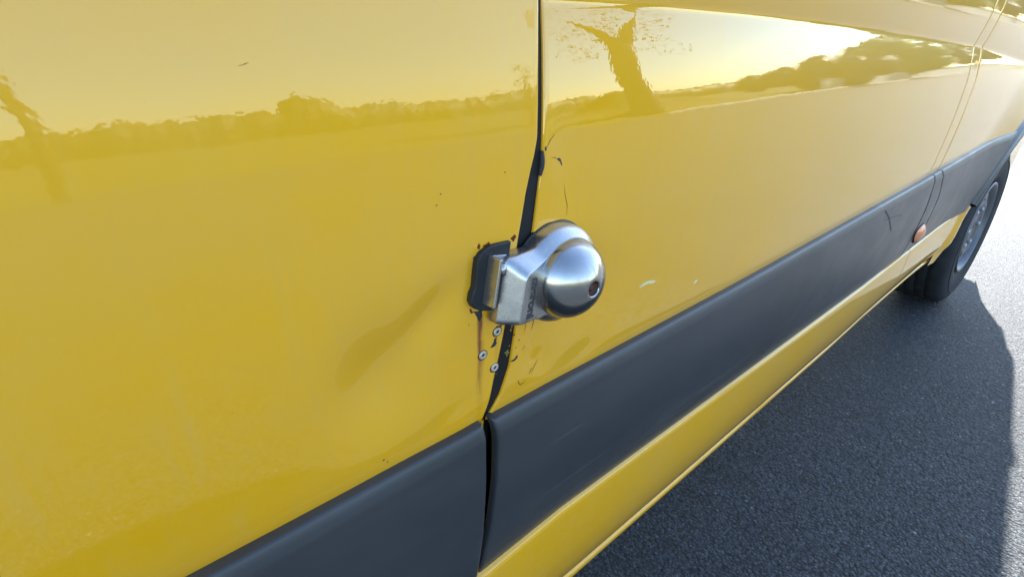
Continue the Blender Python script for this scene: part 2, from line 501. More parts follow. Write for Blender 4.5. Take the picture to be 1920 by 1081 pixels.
# ---- dark trim strips along the flank
def trim(name, xL, xR, zb, mat=PLASTIC, n=160, endL=True, endR=True, base=None):
    base = base or (lambda x, z: SIDE_Y + float(barrel(z)) + float(flare_y(x, z)) * 0.8)
    prof = [(0.000, -0.004), (0.0002, 0.0050), (0.0010, 0.0074), (0.0030, 0.0089), (0.012, 0.0114), (0.0145, 0.0121), (0.0165, 0.0126), (0.019, 0.0128), (0.023, 0.0128)]
    zs = []
    body = np.linspace(0.023, 1.0, 26)[1:]
    cols = [(0, 0.012), (0.0, 0.004), (0.0006, 0.0018), (0.0018, 0.0005), (0.004, 0.0)]
    U = ([(0.0, e, d) for e, d in cols] if endL else [(0.0, 0, 0)]) + [(q, 0, 0) for q in np.linspace(0, 1, n)[1:-1]] + ([(1.0, -e, d) for e, d in reversed(cols)] if endR else [(1.0, 0, 0)])
    rows = []
    for d, o in prof: rows.append(('t', d, o))
    for q in body[:-1]: rows.append(('b', q, 0.0128))
    rows += [('e', 0.002, 0.0126), ('e', 0.0, 0.0105), ('e', 0.0, -0.004)]
    P = np.zeros((len(U), len(rows), 3))
    for i, (q, e, d) in enumerate(U):
        for j, (k, a, o) in enumerate(rows):
            x = 0.5; z = 0.6
            for _ in range(4):
                x = float(xL(z) + (xR(z) - xL(z)) * q + e)
                zt = float(trimtop(x)); zbb = float(zb(x))
                z = zt - a if k == 't' else (zt - 0.023 - (zt - 0.023 - zbb) * (a - 0.023) / (1 - 0.023) if k == 'b' else zbb + a)
            f = np.clip((zt - z) / (zt - zbb), 0, 1)
            yb = base(x, z)
            P[i, j] = (x, yb - o + d + 0.0045 * max(0, f - 0.1) ** 1.5 - 0.004 * math.sin(math.pi * f), z)
    return grid_obj(name, P, mat, van)
TBX = [-1.2, 0.0, 0.262, 0.2625, 0.41, 0.86, 1.54, 1.80, 2.7]
TBZ = [0.42, 0.42, 0.42, 0.4915, 0.5050, 0.5020, 0.5000, 0.5060, 0.53]
trimbot = lambda x: np.interp(x, TBX, TBZ)
TGZ = [0.42, 0.507, 0.577, 0.67, 0.743, 0.765]
trim("trim_strip", lambda z: -0.86, lambda z: np.interp(z, TGZ, [0.2555, 0.2593, 0.2626, 0.2628, 0.2606, 0.2575]), lambda x: 0.40, n=120, base=lambda x, z: SIDE_Y + float(barrel(z)) + float(np.clip((0.24 - x) / 0.26, 0, 1)) * 0.36 * 0.0324)
TRZ = [0.4915, 0.51, 0.568, 0.66, 0.72, 0.765]
j1 = lambda z: np.interp(z, [0.45, 0.54, 0.6145, 0.6655, 0.765], [1.852, 1.850, 1.846, 1.8365, 1.800])
j2 = lambda z: np.interp(z, [0.45, 0.5376, 0.6828, 0.7633, 0.79], [1.982, 1.9728, 1.9382, 1.872, 1.852])
trim("trim_strip", lambda z: np.interp(z, TRZ, [0.2632, 0.2665, 0.2735, 0.2770, 0.2760, 0.2700]), lambda z: j1(z) - 0.001, trimbot, n=260)
trim("trim_strip", lambda z: j1(z) + 0.001, lambda z: j2(z) - 0.001, trimbot, n=30)
arcx = lambda z, r=0.515: WX - math.sqrt(max(r * r - (z - WZ) ** 2, 0.0))
trim("trim_strip", lambda z: j2(z) + 0.001, lambda z: arcx(min(z, 0.80)), trimbot, n=70, endR=False)

# ---- sill under the trim
SP = [(0.3785, 0.004), (0.3755, 0.0008), (0.3715, -0.0004), (0.3696, -0.0018), (0.3682, -0.0042), (0.3676, -0.009), (0.3676, -0.018), (0.3678, -0.050), (0.3695, -0.095), (0.3755, -0.145),
      (0.3865, -0.185), (0.3975, -0.212), (0.4050, -0.225), (0.4085, -0.2300), (0.4050, -0.2325), (0.4030, -0.2350), (0.4030, -0.2425), (0.4050, -0.2445), (0.4300, -0.2455)]
def sill_f(x): return 1.0 - 0.185 * min(1.0, max(0.0, (x - 0.48) / 1.3))
def sill(name, xa, xb, n, capL=False):
    U = np.linspace(0, 1, n)
    P = np.zeros((n, len(SP), 3))
    for j, (y, dz) in enumerate(SP):
        for i, q in enumerate(U):
            x = xa(dz) + (xb(dz) - xa(dz)) * q
            z = float(trimbot(max(x, 0.263))) + dz * sill_f(x)
            yy = y + float(flare_y(x, z)) * 0.2
            P[i, j] = (x, yy, z)
    return grid_obj(name, P, PAINT, van)
sill("sill_panel", lambda d: 0.2535 + 0.0 * d, lambda d: 1.930 - 0.0015 + 0.25 * d, 200)
sill("sill_panel", lambda d: 1.930 + 0.0015 + 0.25 * d, lambda d: arcx(0.505 + 0.815 * d, 0.512), 50)
# turned-up front end of the sill
P = np.zeros((6, 8, 3))
for i, (xx, yy) in enumerate(((0.2535, 0.400), (0.2520, 0.384), (0.2525, 0.3755), (0.2545, 0.3715), (0.2600, 0.3692), (0.2680, 0.3684))):
    for j, zz_ in enumerate(np.linspace(0.30, 0.4895, 8)):
        P[i, j] = (xx, yy + 0.0 * j, zz_ + (0.008 if i < 3 else 0.0) * j / 7)
grid_obj("sill_end_cap", P, PAINT, van)

# ---- wheel arch lip, in three lengths: yellow, dark, yellow
RP = [(0.545, -0.004), (0.522, 0.006), (0.510, 0.018), (0.498, 0.026), (0.486, 0.028), (0.476, 0.024), (0.455, 0.004), (0.435, -0.018), (0.424, -0.035), (0.421, -0.05), (0.421, -0.10)]
def arch(name, a0, a1, mat, n=40, extra=0.0):
    A = np.radians(np.linspace(a0, a1, n))
    P = np.zeros((n, len(RP), 3))
    for i, a in enumerate(A):
        for j, (r, o) in enumerate(RP):
            if extra: r = max(r, 0.455 + 0.002 * (len(RP) - j) * 0.1) if j > 5 else r
            x = WX - r * math.cos(a); z = WZ + r * math.sin(a)
            yb = SIDE_Y + float(barrel(z)) + 0.75 * float(flare_y(x, z))
            if z < 0.52 and x < WX:
                ys = float(np.interp((z - 0.505) / 0.815, [q[1] for q in SP[::-1]][5:], [q[0] for q in SP[::-1]][5:])) + 0.2 * float(flare_y(x, z))
                yb = min(yb, ys + 0.004)
            back = max(0.0, min(1.0, (math.degrees(a) - 95) / 40))
            if extra: o = -0.004 + (o + 0.004) * 0.55 * min(1.0, 0.25 + (math.degrees(a) + 1.0) / 14.0)
            P[i, j] = (x, yb - o + 0.07 * back, z)
    return grid_obj(name, P, mat, van, flip=True)
arch("arch_lip", -0.5, 26.2, PAINT, 40, 1.0)
arch("arch_trim", 26.8, 84, PLASTIC)
# lining of the wheel housing
A = np.radians(np.linspace(-10, 190, 60))
P = np.array([[(WX - r * math.cos(a), y, WZ + r * math.sin(a)) for r, y in ((0.424, 0.42), (0.430, 0.50), (0.430, 0.75))] for a in A])
grid_obj("wheel_well", P, WELL, van, flip=True)

# ---- side marker lamp in the short trim piece
def marker():
    c = np.array([1.912, 0.572]); ax = np.array([0.060, 0.034]); 
    n, m = 36, 8
    V = []; F = []
    L = 0.050; W = 0.030; ang = R(-14)
    for i in range(m + 1):
        rr = i / m
        for k in range(n):
            th = 2 * math.pi * k / n
            a = L * rr * math.cos(th); bb = W * rr * math.sin(th) * (1 - 0.35 * abs(math.cos(th)))
            x = c[0] + a * math.cos(ang) - bb * math.sin(ang); z = c[1] + a * math.sin(ang) + bb * math.cos(ang)
            y = SIDE_Y + float(barrel(z)) + 0.8 * float(flare_y(x, z)) - 0.0160 - 0.013 * (1 - rr ** 2.2)
            V.append((x, y, z))
    for i in range(m):
        for k in range(n):
            F.append((i * n + k, (i + 1) * n + k, (i + 1) * n + (k + 1) % n, i * n + (k + 1) % n))
    lens = mesh_obj("marker_lamp", V, F, LAMP, van)
    # dark bezel ring
    V = []; F = []
    for i, (s, o) in enumerate(((0.98, 0.0140), (1.0, 0.0168), (1.05, 0.0166), (1.09, 0.004))):
        for k in range(n):
            th = 2 * math.pi * k / n
            a = L * s * math.cos(th); bb = (W * math.sin(th) * (1 - 0.35 * abs(math.cos(th)))) * s + 0.002 * (s > 1.05) * math.sin(th)
            x = c[0] + a * math.cos(ang) - bb * math.sin(ang); z = c[1] + a * math.sin(ang) + bb * math.cos(ang)
            V.append((x, SIDE_Y + float(barrel(z)) + 0.8 * float(flare_y(x, z)) - o, z))
    for i in range(3):
        for k in range(n):
            F.append((i * n + k, (i + 1) * n + k, (i + 1) * n + (k + 1) % n, i * n + (k + 1) % n))
    mesh_obj("bezel", V, F, SEAL, lens)
marker()

# ---- wheels
def lathe_x(profile, n, c, keep=None):
    V, F = [], []
    for r, y in profile:
        for k in range(n):
            a = 2 * math.pi * k / n
            V.append((c[0] + r * math.cos(a), c[1] + y, c[2] + r * math.sin(a)))
    for i in range(len(profile) - 1):
        for k in range(n):
            if keep and not keep(i, k): continue
            F.append((i * n + k, i * n + (k + 1) % n, (i + 1) * n + (k + 1) % n, (i + 1) * n + k))
    return V, F

def wheel(cx, cy, steer=0.0):
    c = (cx, cy, 0.350)
    n = 120
    # tyre: tread with circumferential grooves and cross cuts
    prof = [(0.196, 0.018), (0.204, 0.006), (0.225, -0.004), (0.262, -0.009), (0.298, -0.008), (0.325, 0.000), (0.339, 0.010), (0.3472, 0.022)]
    y = 0.022
    for g in range(4):
        prof += [(0.3495, y + 0.012), (0.3500, y + 0.030), (0.3425, y + 0.0305), (0.3425, y + 0.0375), (0.3500, y + 0.038)]
        y += 0.038
    prof += [(0.3490, y + 0.02), (0.340, y + 0.035), (0.320, y + 0.05), (0.26, y + 0.055), (0.215, y + 0.045)]
    V, F = lathe_x(prof, n, c)
    V = [list(v) for v in V]
    for i, (r, yy) in enumerate(prof):
        if r > 0.3470:
            for k in range(n):
                if (k + int(yy * 60)) % 4 == 0:
                    v = V[i * n + k]
                    s = (r - 0.006) / r
                    v[0] = c[0] + (v[0] - c[0]) * s; v[2] = c[2] + (v[2] - c[2]) * s
    ty_root = mesh_obj("wheel", V, F, TYRE, van)
    # fine ridge on the sidewall
    V, F = lathe_x([(0.288, -0.0072), (0.289, -0.0105), (0.293, -0.0105), (0.294, -0.0068)], n, c)
    mesh_obj("sidewall_ridge", V, F, TYRE, ty_root)
    # pressed steel rim with windows
    rp = [(0.180, 0.170), (0.182, 0.060), (0.188, 0.020), (0.194, 0.006), (0.199, 0.001), (0.198, -0.004), (0.192, -0.005), (0.186, 0.000), (0.180, 0.010), (0.175, 0.022), (0.172, 0.040)]
    V, F = lathe_x(rp, n, c)
    rim = mesh_obj("rim", V, F, RIM, ty_root)
    dp = [(0.1745, 0.024), (0.162, 0.018), (0.150, 0.012), (0.122, 0.008), (0.104, 0.010), (0.085, 0.016), (0.062, 0.018), (0.056, 0.016), (0.040, 0.014), (0.0005, 0.014)]
    def keep(i, k): return not (i in (1, 2) and (k % 15) in (0, 1, 2, 3, 4, 5))
    V, F = lathe_x(dp, n, c, keep)
    disc = mesh_obj("wheel_disc", V, F, RIM_SHADED, ty_root)
    sm = disc.modifiers.new("thickness", 'SOLIDIFY'); sm.thickness = 0.003; sm.offset = 0
    V, F = lathe_x([(0.178, 0.11), (0.0005, 0.11)], 40, c)
    mesh_obj("brake_drum", V, F, WELL, ty_root)
    Vb, Fb = [], []
    for k in range(6):
        a = 2 * math.pi * k / 6
        v, f = lathe_x([(0.010, 0.020), (0.010, 0.008), (0.006, 0.004), (0.0003, 0.004)], 6, (cx + 0.085 * math.cos(a), cy, 0.350 + 0.085 * math.sin(a)))
        Fb += [tuple(q + len(Vb) for q in ff) for ff in f]; Vb += v
    nut = mesh_obj("wheel_nut", Vb, Fb, GALV, ty_root, smooth=False)
    nut["kind"] = "stuff"
    return ty_root
wheel(WX, 0.365)
wheel(-1.15, 0.40)

# ---- remaining bodywork, mostly outside the frame: shell, roof, bonnet, glass, rear doors
def extrude_y(name, poly, y0, y1, mat, parent, bw=0.0):
    n = len(poly)
    V = [(x, y0, z) for x, z in poly] + [(x, y1, z) for x, z in poly]
    F = [tuple(range(n)), tuple(range(2 * n - 1, n - 1, -1))] + [(i, i + n, (i + 1) % n + n, (i + 1) % n) for i in range(n)]
    o = mesh_obj(name, V, F, mat, parent, smooth=False)
    if bw: bevel(o, bw, 3)
    return o
extrude_y("floor_pan", [(3.70, 0.33), (3.70, 0.42), (-1.9, 0.42), (-1.9, 0.33)], 0.46, 2.15, WELL, van)
extrude_y("inner_body", [(2.40, 0.43), (2.40, 2.30), (-0.3, 2.30), (-0.70, 1.45), (-0.84, 1.36), (-0.84, 0.43)], 0.50, 0.56, WELL, van)
extrude_y("rear_bulkhead", [(3.70, 0.80), (3.70, 2.30), (2.41, 2.30), (2.41, 0.80)], 0.50, 0.56, WELL, van)
xs = [3.75, -0.45]
yy_ = np.linspace(0, 1, 24)
yc0 = SIDE_Y + float(barrel(2.40))
P = np.array([[(x, yc0 + q * 1.70, 2.40 + 0.06 * math.sin(math.pi * q) ** 0.6) for q in yy_] for x in (3.75, 1.6, -0.45)])
grid_obj("roof", P, PAINT, van, flip=True)
P = np.array([[(3.752, SIDE_Y + float(barrel(z)) + q * (1.85 - 2 * float(barrel(z))), z) for q in np.linspace(0, 1, 12)] for z in np.linspace(0.80, 2.40, 26)])
rear = grid_obj("rear_door", P, PAINT, van, flip=False)
P = np.array([[(x, 2.20 - float(barrel(z)), z) for x in (3.75, 1.0, -0.86)] for z in np.linspace(0.44, 2.40, 20)])
grid_obj("far_side_panel", P, PAINT, van)
for hz in (1.58,):
    V, F = box_vf((3.735, SIDE_Y + float(barrel(hz)) - 0.004, hz), (0.05, 0.045, 0.10))
    h = mesh_obj("hinge", V, F, PAINT, rear, smooth=False); bevel(h, 0.008, 2)
box("bumper", (3.80, 1.27, 0.46), (0.16, 1.50, 0.16), PLASTIC, van, bw=0.03)
SKZ = [0.37, 0.45, 0.58, 0.66, 0.74, 0.80, 0.86]; SKY_ = [0.430, 0.424, 0.415, 0.398, 0.374, 0.360, 0.366]
P = np.array([[(x, float(np.interp(z, SKZ, SKY_)), z) for z in np.linspace(0.37, 0.86, 30)] for x in (3.40, 3.749)])
grid_obj("rear_skirt", P, PAINT, van)
extrude_y("corner_cap", [(3.748, 0.37), (3.748, 0.79), (3.56, 0.79), (3.59, 0.37)], 0.435, 0.60, PLASTIC, van, 0.02)
extrude_y("bonnet", [(-0.87, 0.45), (-0.87, 1.36), (-1.15, 1.34), (-1.75, 1.12), (-1.98, 0.80), (-1.98, 0.45), (-1.55, 0.45), (-1.50, 0.62), (-1.30, 0.72), (-1.0, 0.72), (-0.88, 0.60)], 0.372, 2.17, PAINT, van, 0.04)
extrude_y("windscreen", [(-0.86, 1.365), (-0.45, 2.39), (-0.50, 2.39), (-0.91, 1.365)], 0.46, 2.10, GLASS, van)
P = np.array([[(x, SIDE_Y + float(barrel(z)) + 0.012, z) for z in np.linspace(1.365, 2.10, 8)] for x in (0.325, -0.1, -0.55)])
P[2, :, 0] += np.linspace(-0.28, 0.02, 8)
grid_obj("window", P, GLASS, van, flip=True)
P = np.array([[(x, SIDE_Y + float(barrel(z)), z) for z in np.linspace(2.10, 2.40, 5)] for x in (0.340, -0.1, -0.47)])
grid_obj("door_frame", P, PAINT, van, flip=True)

# ---- chips, rivets, scratches and flecks, each laid on the skin it belongs to
def patch(name, pts, yf, lift, mat, parent, thick=0.0):
    """an irregular flat flake following the panel, from an outline of (x, z) points"""
    pts = [np.array(p) for p in pts]
    # refine outline a little and roughen it
    rs = random.Random(int(abs(pts[0][0]) * 1e5))
    out = []
    for i, p in enumerate(pts):
        q = pts[(i + 1) % len(pts)]
        for t in (0, 0.5):
            w = p + (q - p) * t
            out.append(w + np.array([rs.uniform(-1, 1), rs.uniform(-1, 1)]) * 0.00025)
    c = sum(out) / len(out)
    ring = out
    V = [(c[0], float(yf(c[0], c[1])) - lift * 1.4, c[1])]
    for s, l in ((0.8, lift * 1.3), (1.0, lift * 0.2)):
        for p in ring:
            w = c + (p - c) * s
            V.append((w[0], float(yf(w[0], w[1])) - l, w[1]))
    n = len(ring)
    F = [(0, 1 + (k + 1) % n, 1 + k) for k in range(n)]
    F += [(1 + k, 1 + (k + 1) % n, 1 + n + (k + 1) % n, 1 + n + k) for k in range(n)]
    return mesh_obj(name, V, F, mat, parent)

def scratch(name, pts, w, yf, mat, parent, lift=0.00025):
    P = []
    pts = np.array(pts, float)
    for i, p in enumerate(pts):
        t = pts[min(i + 1, len(pts) - 1)] - pts[max(i - 1, 0)]
        t = t / np.linalg.norm(t); nrm = np.array([-t[1], t[0]])
        ww = w * (0.35 if i in (0, len(pts) - 1) else 1.0)
        P.append([(a[0], float(yf(a[0], a[1])) - lift, a[1]) for a in (p - nrm * ww, p + nrm * ww)])
    return grid_obj(name, np.array(P), mat, parent)

# rivets on the door below the lock plate
def disc_lathe(c, axis_y_out, prof, n, mat, name, parent):
    """small turned part whose axis points out of the van side (towards -Y); prof = (radius, out)"""
    V, F = [], []
    for r, o in prof:
        for k in range(n):
            a = 2 * math.pi * k / n
            V.append((c[0] + r * math.cos(a), axis_y_out - o, c[2] + r * math.sin(a)))
    for i in range(len(prof) - 1):
        for k in range(n):
            F.append((i * n + k, (i + 1) * n + k, (i + 1) * n + (k + 1) % n, i * n + (k + 1) % n))
    return mesh_obj(name, V, F, mat, parent)
for rx, rz in ((0.2791, 0.8543), (0.2618, 0.8341), (0.2772, 0.8124)):
    y0 = float(door_y(rx, rz))
    rv = disc_lathe((rx, 0, rz), y0, [(0.0046, -0.001), (0.0046, 0.0006), (0.0040, 0.0013), (0.0030, 0.0016), (0.0021, 0.0015), (0.0018, 0.0009), (0.0016, -0.002)], 28, RIVET, "rivet", door)
    disc_lathe((rx, 0, rz), y0, [(0.0018, 0.0006), (0.0009, 0.0008), (0.0001, 0.0008)], 12, CHIP, "rivet_hole", rv)
    disc_lathe((rx, 0, rz), y0, [(0.0060, -0.0002), (0.0056, 0.0003), (0.0044, 0.0005)], 28, RUSTY, "rust_ring", rv)

# black bare patches round the rivets and under the plate
patch("paint_chip", [(0.2755, 0.8475), (0.2790, 0.8480), (0.2782, 0.8440), (0.2792, 0.8405), (0.2772, 0.8385), (0.2738, 0.8375), (0.2712, 0.8385), (0.2735, 0.8415), (0.2752, 0.8440)], door_y, 0.0003, CHIP, door)
patch("paint_chip", [(0.2520, 0.8850), (0.2612, 0.8845), (0.2608, 0.8780), (0.2585, 0.8735), (0.2565, 0.8740), (0.2548, 0.8790)], door_y, 0.0004, CHIP, door)
patch("paint_chip", [(0.2815, 0.8600), (0.2850, 0.8612), (0.2855, 0.8585), (0.2822, 0.8570)], door_y, 0.0003, RUSTY, door)
patch("paint_chip", [(0.2490, 0.8862), (0.2530, 0.8856), (0.2532, 0.8845), (0.2494, 0.8850)], door_y, 0.0003, RUSTY, door)
patch("paint_chip", [(0.2775, 0.8600), (0.2805, 0.8608), (0.2802, 0.8594), (0.2778, 0.8588)], door_y, 0.0003, RUSTY, door)
patch("paint_chip", [(0.2770, 0.8020), (0.2812, 0.8042), (0.2818, 0.8022), (0.2785, 0.8005)], door_y, 0.0003, CHIP, door)
patch("paint_chip", [(0.1520, 0.7612), (0.1540, 0.7618), (0.1538, 0.7604), (0.1522, 0.7598)], door_y, 0.0003, RUSTY, door)
patch("paint_chip", [(0.1562, 0.7560), (0.1574, 0.7566), (0.1572, 0.7548), (0.1564, 0.7545)], door_y, 0.0003, RUSTY, door)
patch("paint_chip", [(0.2450, 0.8745), (0.2462, 0.8750), (0.2464, 0.8740), (0.2452, 0.8738)], door_y, 0.0002, RUSTY, door)
for sx, sz in ((0.2170, 0.9930), (0.2215, 1.0010), (0.2870, 1.0080)):
    patch("paint_chip", [(sx, sz), (sx + 0.0012, sz + 0.0006), (sx + 0.0016, sz - 0.0004), (sx + 0.0006, sz - 0.0009)], door_y, 0.0002, RUSTY, door)
for sx, sz, w in ((0.0950, 1.0975, 0.0022), (0.0985, 1.0985, 0.0012)):
    scratch("scratch", [(sx, sz), (sx + 2 * w, sz + 0.4 * w)], 0.0003, door_y, RUSTY, door)

side = bpy.data.objects["side_panel"]
# lifted, bent edge of the side panel just under the kink in the joint
P = []
for z in np.linspace(0.998, 1.020, 16):
    f = math.sin(math.pi * (z - 0.998) / 0.022)
    xg = float(gapR(z))
    P.append([(xg - 0.0005, float(side_y(xg, z)) + 0.004, z), (xg - 0.0012 + 0.0002 * f, float(side_y(xg, z)) - 0.0002 - 0.0012 * f, z), (xg + 0.0002 + 0.0010 * f, float(side_y(xg, z)) - 0.0004 - 0.0014 * f, z), (xg + 0.0010 + 0.0010 * f, float(side_y(xg, z)) + 0.0003, z)])
grid_obj("bent_edge", np.array(P), CHIP, side, flip=False)
patch("paint_chip", [(0.3500, 1.0105), (0.3530, 1.0112), (0.3550, 1.0095), (0.3572, 1.0040), (0.3562, 1.0035), (0.3538, 1.0075), (0.3512, 1.0085)], side_y, 0.0003, CHIP, side)
patch("paint_chip", [(0.3345, 1.0225), (0.3368, 1.0235), (0.3366, 1.0200), (0.3350, 1.0190)], side_y, 0.0003, CHIP, side)
scratch("scratch", [(0.3370, 1.0225), (0.3410, 1.0280), (0.3470, 1.0325)], 0.00035, side_y, CHIP, side)
scratch("scratch", [(0.3420, 1.0125), (0.3470, 1.0122), (0.3505, 1.0100)], 0.00025, side_y, RUSTY, side)
scratch("scratch", [(0.3600, 0.9850), (0.3620, 0.9740), (0.3655, 0.9640), (0.3652, 0.9540)], 0.00025, side_y, RUSTY, side)
scratch("scratch", [(0.3175, 0.8560), (0.3165, 0.8480), (0.3150, 0.8405)], 0.0003, side_y, CHIP, side)
scratch("scratch", [(0.3275, 0.8540), (0.3268, 0.8460), (0.3252, 0.8390)], 0.0004, side_y, CHIP, side)
patch("paint_chip", [(0.2990, 0.8105), (0.3035, 0.8110), (0.3068, 0.8145), (0.3085, 0.8135), (0.3078, 0.8105), (0.3040, 0.8085), (0.2995, 0.8090)], side_y, 0.0004, CHIP, side)
scratch("scratch", [(0.3140, 0.8175), (0.3165, 0.8205), (0.3172, 0.8225)], 0.0003, side_y, RUSTY, side)
scratch("scratch", [(0.3105, 0.7800), (0.3130, 0.7745), (0.3150, 0.7715), (0.3195, 0.7718), (0.3225, 0.7740)], 0.0004, side_y, RUSTY, side)
scratch("scratch", [(0.3275, 0.7790), (0.3300, 0.7840), (0.3315, 0.7870)], 0.0004, side_y, CHIP, side)
scratch("scratch", [(0.3310, 0.7795), (0.3350, 0.7855), (0.3405, 0.7930)], 0.0004, side_y, CHIP, side)
for cx0, cz0, s in ((0.3000, 0.8420, 0.0020), (0.3080, 0.8330, 0.0012), (0.3120, 0.8520, 0.0010), (0.3040, 0.8250, 0.0012)):
    patch("paint_chip", [(cx0, cz0), (cx0 + s, cz0 + 0.4 * s), (cx0 + 1.2 * s, cz0 - 0.5 * s), (cx0 + 0.4 * s, cz0 - s)], side_y, 0.0002, RUSTY, side)
# pale crescent scuffs
scratch("scuff", [(0.5060, 0.8300), (0.5140, 0.8322), (0.5240, 0.8322), (0.5330, 0.8300), (0.5400, 0.8285)], 0.0022, side_y, CREAMCHIP, side)
scratch("scuff", [(0.6390, 0.7945), (0.6440, 0.7962), (0.6480, 0.7970)], 0.0030, side_y, CREAMCHIP, side)
# olive overspray flecks on the seal in the joint
Vf, Ff = [], []
def fleck(x, z, rx, rz, rot):
    n = 14; y = SIDE_Y + float(barrel(z)) + SEAL_D - 0.0004
    b = len(Vf)
    Vf.append((x, y - 0.0002, z))
    for k in range(n):
        a = 2 * math.pi * k / n
        u = rx * math.cos(a); w = rz * math.sin(a)
        Vf.append((x + u * math.cos(rot) - w * math.sin(rot), y, z + u * math.sin(rot) + w * math.cos(rot)))
    for k in range(n):
        Ff.append((b, b + 1 + (k + 1) % n, b + 1 + k))
for x, z in ((0.3010, 0.8555), (0.2962, 0.8225)):
    for dx, dz, rot in ((0, 0, 1.3), (-0.0021, -0.0012, 2.6), (0.0014, -0.0028, 0.4), (-0.0004, -0.0046, 1.6)):
        fleck(x + dx, z + dz, 0.0019, 0.0011, rot)
fleck(0.2995, 0.8468, 0.0018, 0.0010, 1.5)
fleck(0.2985, 0.8280, 0.0012, 0.0008, 1.0)
mesh_obj("paint_fleck", Vf, Ff, OLIVE, sealo)

# scuffs on the dark trim
def tr_y(x, z):
    zt, zb = float(trimtop(x)), float(trimbot(x))
    f = min(1.0, max(0.0, (zt - z) / (zt - zb)))
    return SIDE_Y + float(barrel(z)) - 0.0128 + 0.0045 * max(0.0, f - 0.1) ** 1.5 - 0.004 * math.sin(math.pi * f)
long_trim = bpy.data.objects["trim_strip.001"]
def fine(pts, k=6):
    out = []
    for i in range(len(pts) - 1):
        for t in range(k): out.append(tuple(np.array(pts[i]) + (np.array(pts[i + 1]) - np.array(pts[i])) * t / k))
    return out + [pts[-1]]
for pts, w_, m_ in (([(1.4264, 0.7442), (1.4882, 0.7107), (1.5522, 0.6636)], 0.0022, CHIP), ([(1.4355, 0.7155), (1.4989, 0.7111), (1.5908, 0.6997)], 0.0006, CHIP),
                    ([(0.5996, 0.5507), (0.7088, 0.5590), (0.8499, 0.5523)], 0.0004, PALE), ([(0.6185, 0.5609), (0.6923, 0.5651), (0.7655, 0.5559)], 0.0003, PALE),
                    ([(0.7155, 0.5459), (0.8120, 0.5584), (0.9268, 0.5604)], 0.0004, PALE), ([(0.9977, 0.6052), (1.0785, 0.6074), (1.1480, 0.6001)], 0.0003, PALE),
                    ([(0.5300, 0.5380), (0.6400, 0.5440), (0.7300, 0.5390)], 0.0003, PALE)):
    scratch("scratch", fine(pts), w_, tr_y, m_, long_trim, 0.0004)

# ------------------------------------------------------------------ the lock
LX, LZ = 0.3475, 0.9000
LROT = R(-11)
lock = empty("van_lock", (LX, SIDE_Y, LZ))
tag(lock, "round brushed steel security lock with domed cover bridging the black door joint", "lock")
CL, SL = math.cos(LROT), math.sin(LROT)
def Lk(u, v, d):
    """lock frame: u along the arm (to the right), v up, d out of the van side"""
    x = LX + u * CL - v * SL; z = LZ + u * SL + v * CL
    return (x, SIDE_Y + 0.0008 - d, z)

def ray_poly(c, s, poly):
    best = 0.0
    for i in range(len(poly)):
        (x0, y0), (x1, y1) = poly[i], poly[(i + 1) % len(poly)]
        ex, ey = x1 - x0, y1 - y0
        den = c * ey - s * ex
        if abs(den) < 1e-12: continue
        t = (x0 * ey - y0 * ex) / den
        w = (x0 * s - y0 * c) / den
        if t > 0 and -1e-9 <= w <= 1 + 1e-9: best = max(best, t)
    return best

def outline(Rc, arm, n=260):
    """disc of radius Rc joined with the arm polygon; arm = (left u, top v at left, top v at root, bottom v)"""
    uL, vt, vr, vb = arm
    rr = 0.0035
    poly = [(uL, vb + rr), (uL, vt - rr), (uL + 0.3 * rr, vt - 0.3 * rr), (uL + rr, vt + 0.5 * rr), (-0.030, vr), (0.010, vr * 0.5), (0.010, vb * 0.5), (-0.030, vb), (uL + rr, vb), (uL + 0.3 * rr, vb + 0.3 * rr)]
    out = []
    for k in range(n):
        a = 2 * math.pi * k / n
        c, s = math.cos(a), math.sin(a)
        rp = ray_poly(c, s, poly)
        hi, lo = max(Rc, rp), min(Rc, rp)
        r = hi + 0.0012 * math.exp(-(hi - lo) / 0.0018)      # small fillet where arm and disc meet
        out.append((r * c, r * s))
    return out
levels = [(0.0010, 0.0495, (-0.0754, 0.0190, 0.0310, -0.0415)), (0.0020, 0.0505, (-0.0764, 0.0200, 0.0320, -0.0425)), (0.0090, 0.0502, (-0.0762, 0.0200, 0.0320, -0.0424)),
          (0.0130, 0.0497, (-0.0758, 0.0198, 0.0318, -0.0423)), (0.0145, 0.0492, (-0.0748, 0.0192, 0.0314, -0.0420)), (0.0190, 0.0478, (-0.0714, 0.0162, 0.0292, -0.0410)), (0.0240, 0.0446, (-0.0678, 0.0132, 0.0264, -0.0398)),
          (0.0290, 0.0418, (-0.0642, 0.0102, 0.0236, -0.0384)), (0.0302, 0.0412, (-0.0634, 0.0095, 0.0229, -0.0379)),
          (0.0307, 0.0408, (-0.0628, 0.0090, 0.0224, -0.0374)), (0.0308, 0.0404, (-0.0620, 0.0084, 0.0220, -0.0368)), (0.0308, 0.0330, (-0.0560, 0.0050, 0.0150, -0.0270))]
def cap_d(u, d):
    """the front face of the arm falls away from its outer ridge towards the dome"""
    k = min(1.0, max(0.0, (u + 0.0620) / 0.0260))
    return d - k * max(0.0, d - 0.0150) * 0.42
n = 260
V, F = [], []
for d, rc, arm in levels:
    for (u, v) in outline(rc, arm, n): V.append(Lk(u, v, cap_d(u, d)))
for i in range(len(levels) - 1):
    for k in range(n):
        F.append((i * n + k, (i + 1) * n + k, (i + 1) * n + (k + 1) % n, i * n + (k + 1) % n))
F.append(tuple(range((len(levels) - 1) * n, len(levels) * n))[::-1])
body = mesh_obj("lock_body", V, F, STEEL, lock)
bm_ = body.modifiers.new("edge_split", 'EDGE_SPLIT'); bm_.split_angle = R(24)

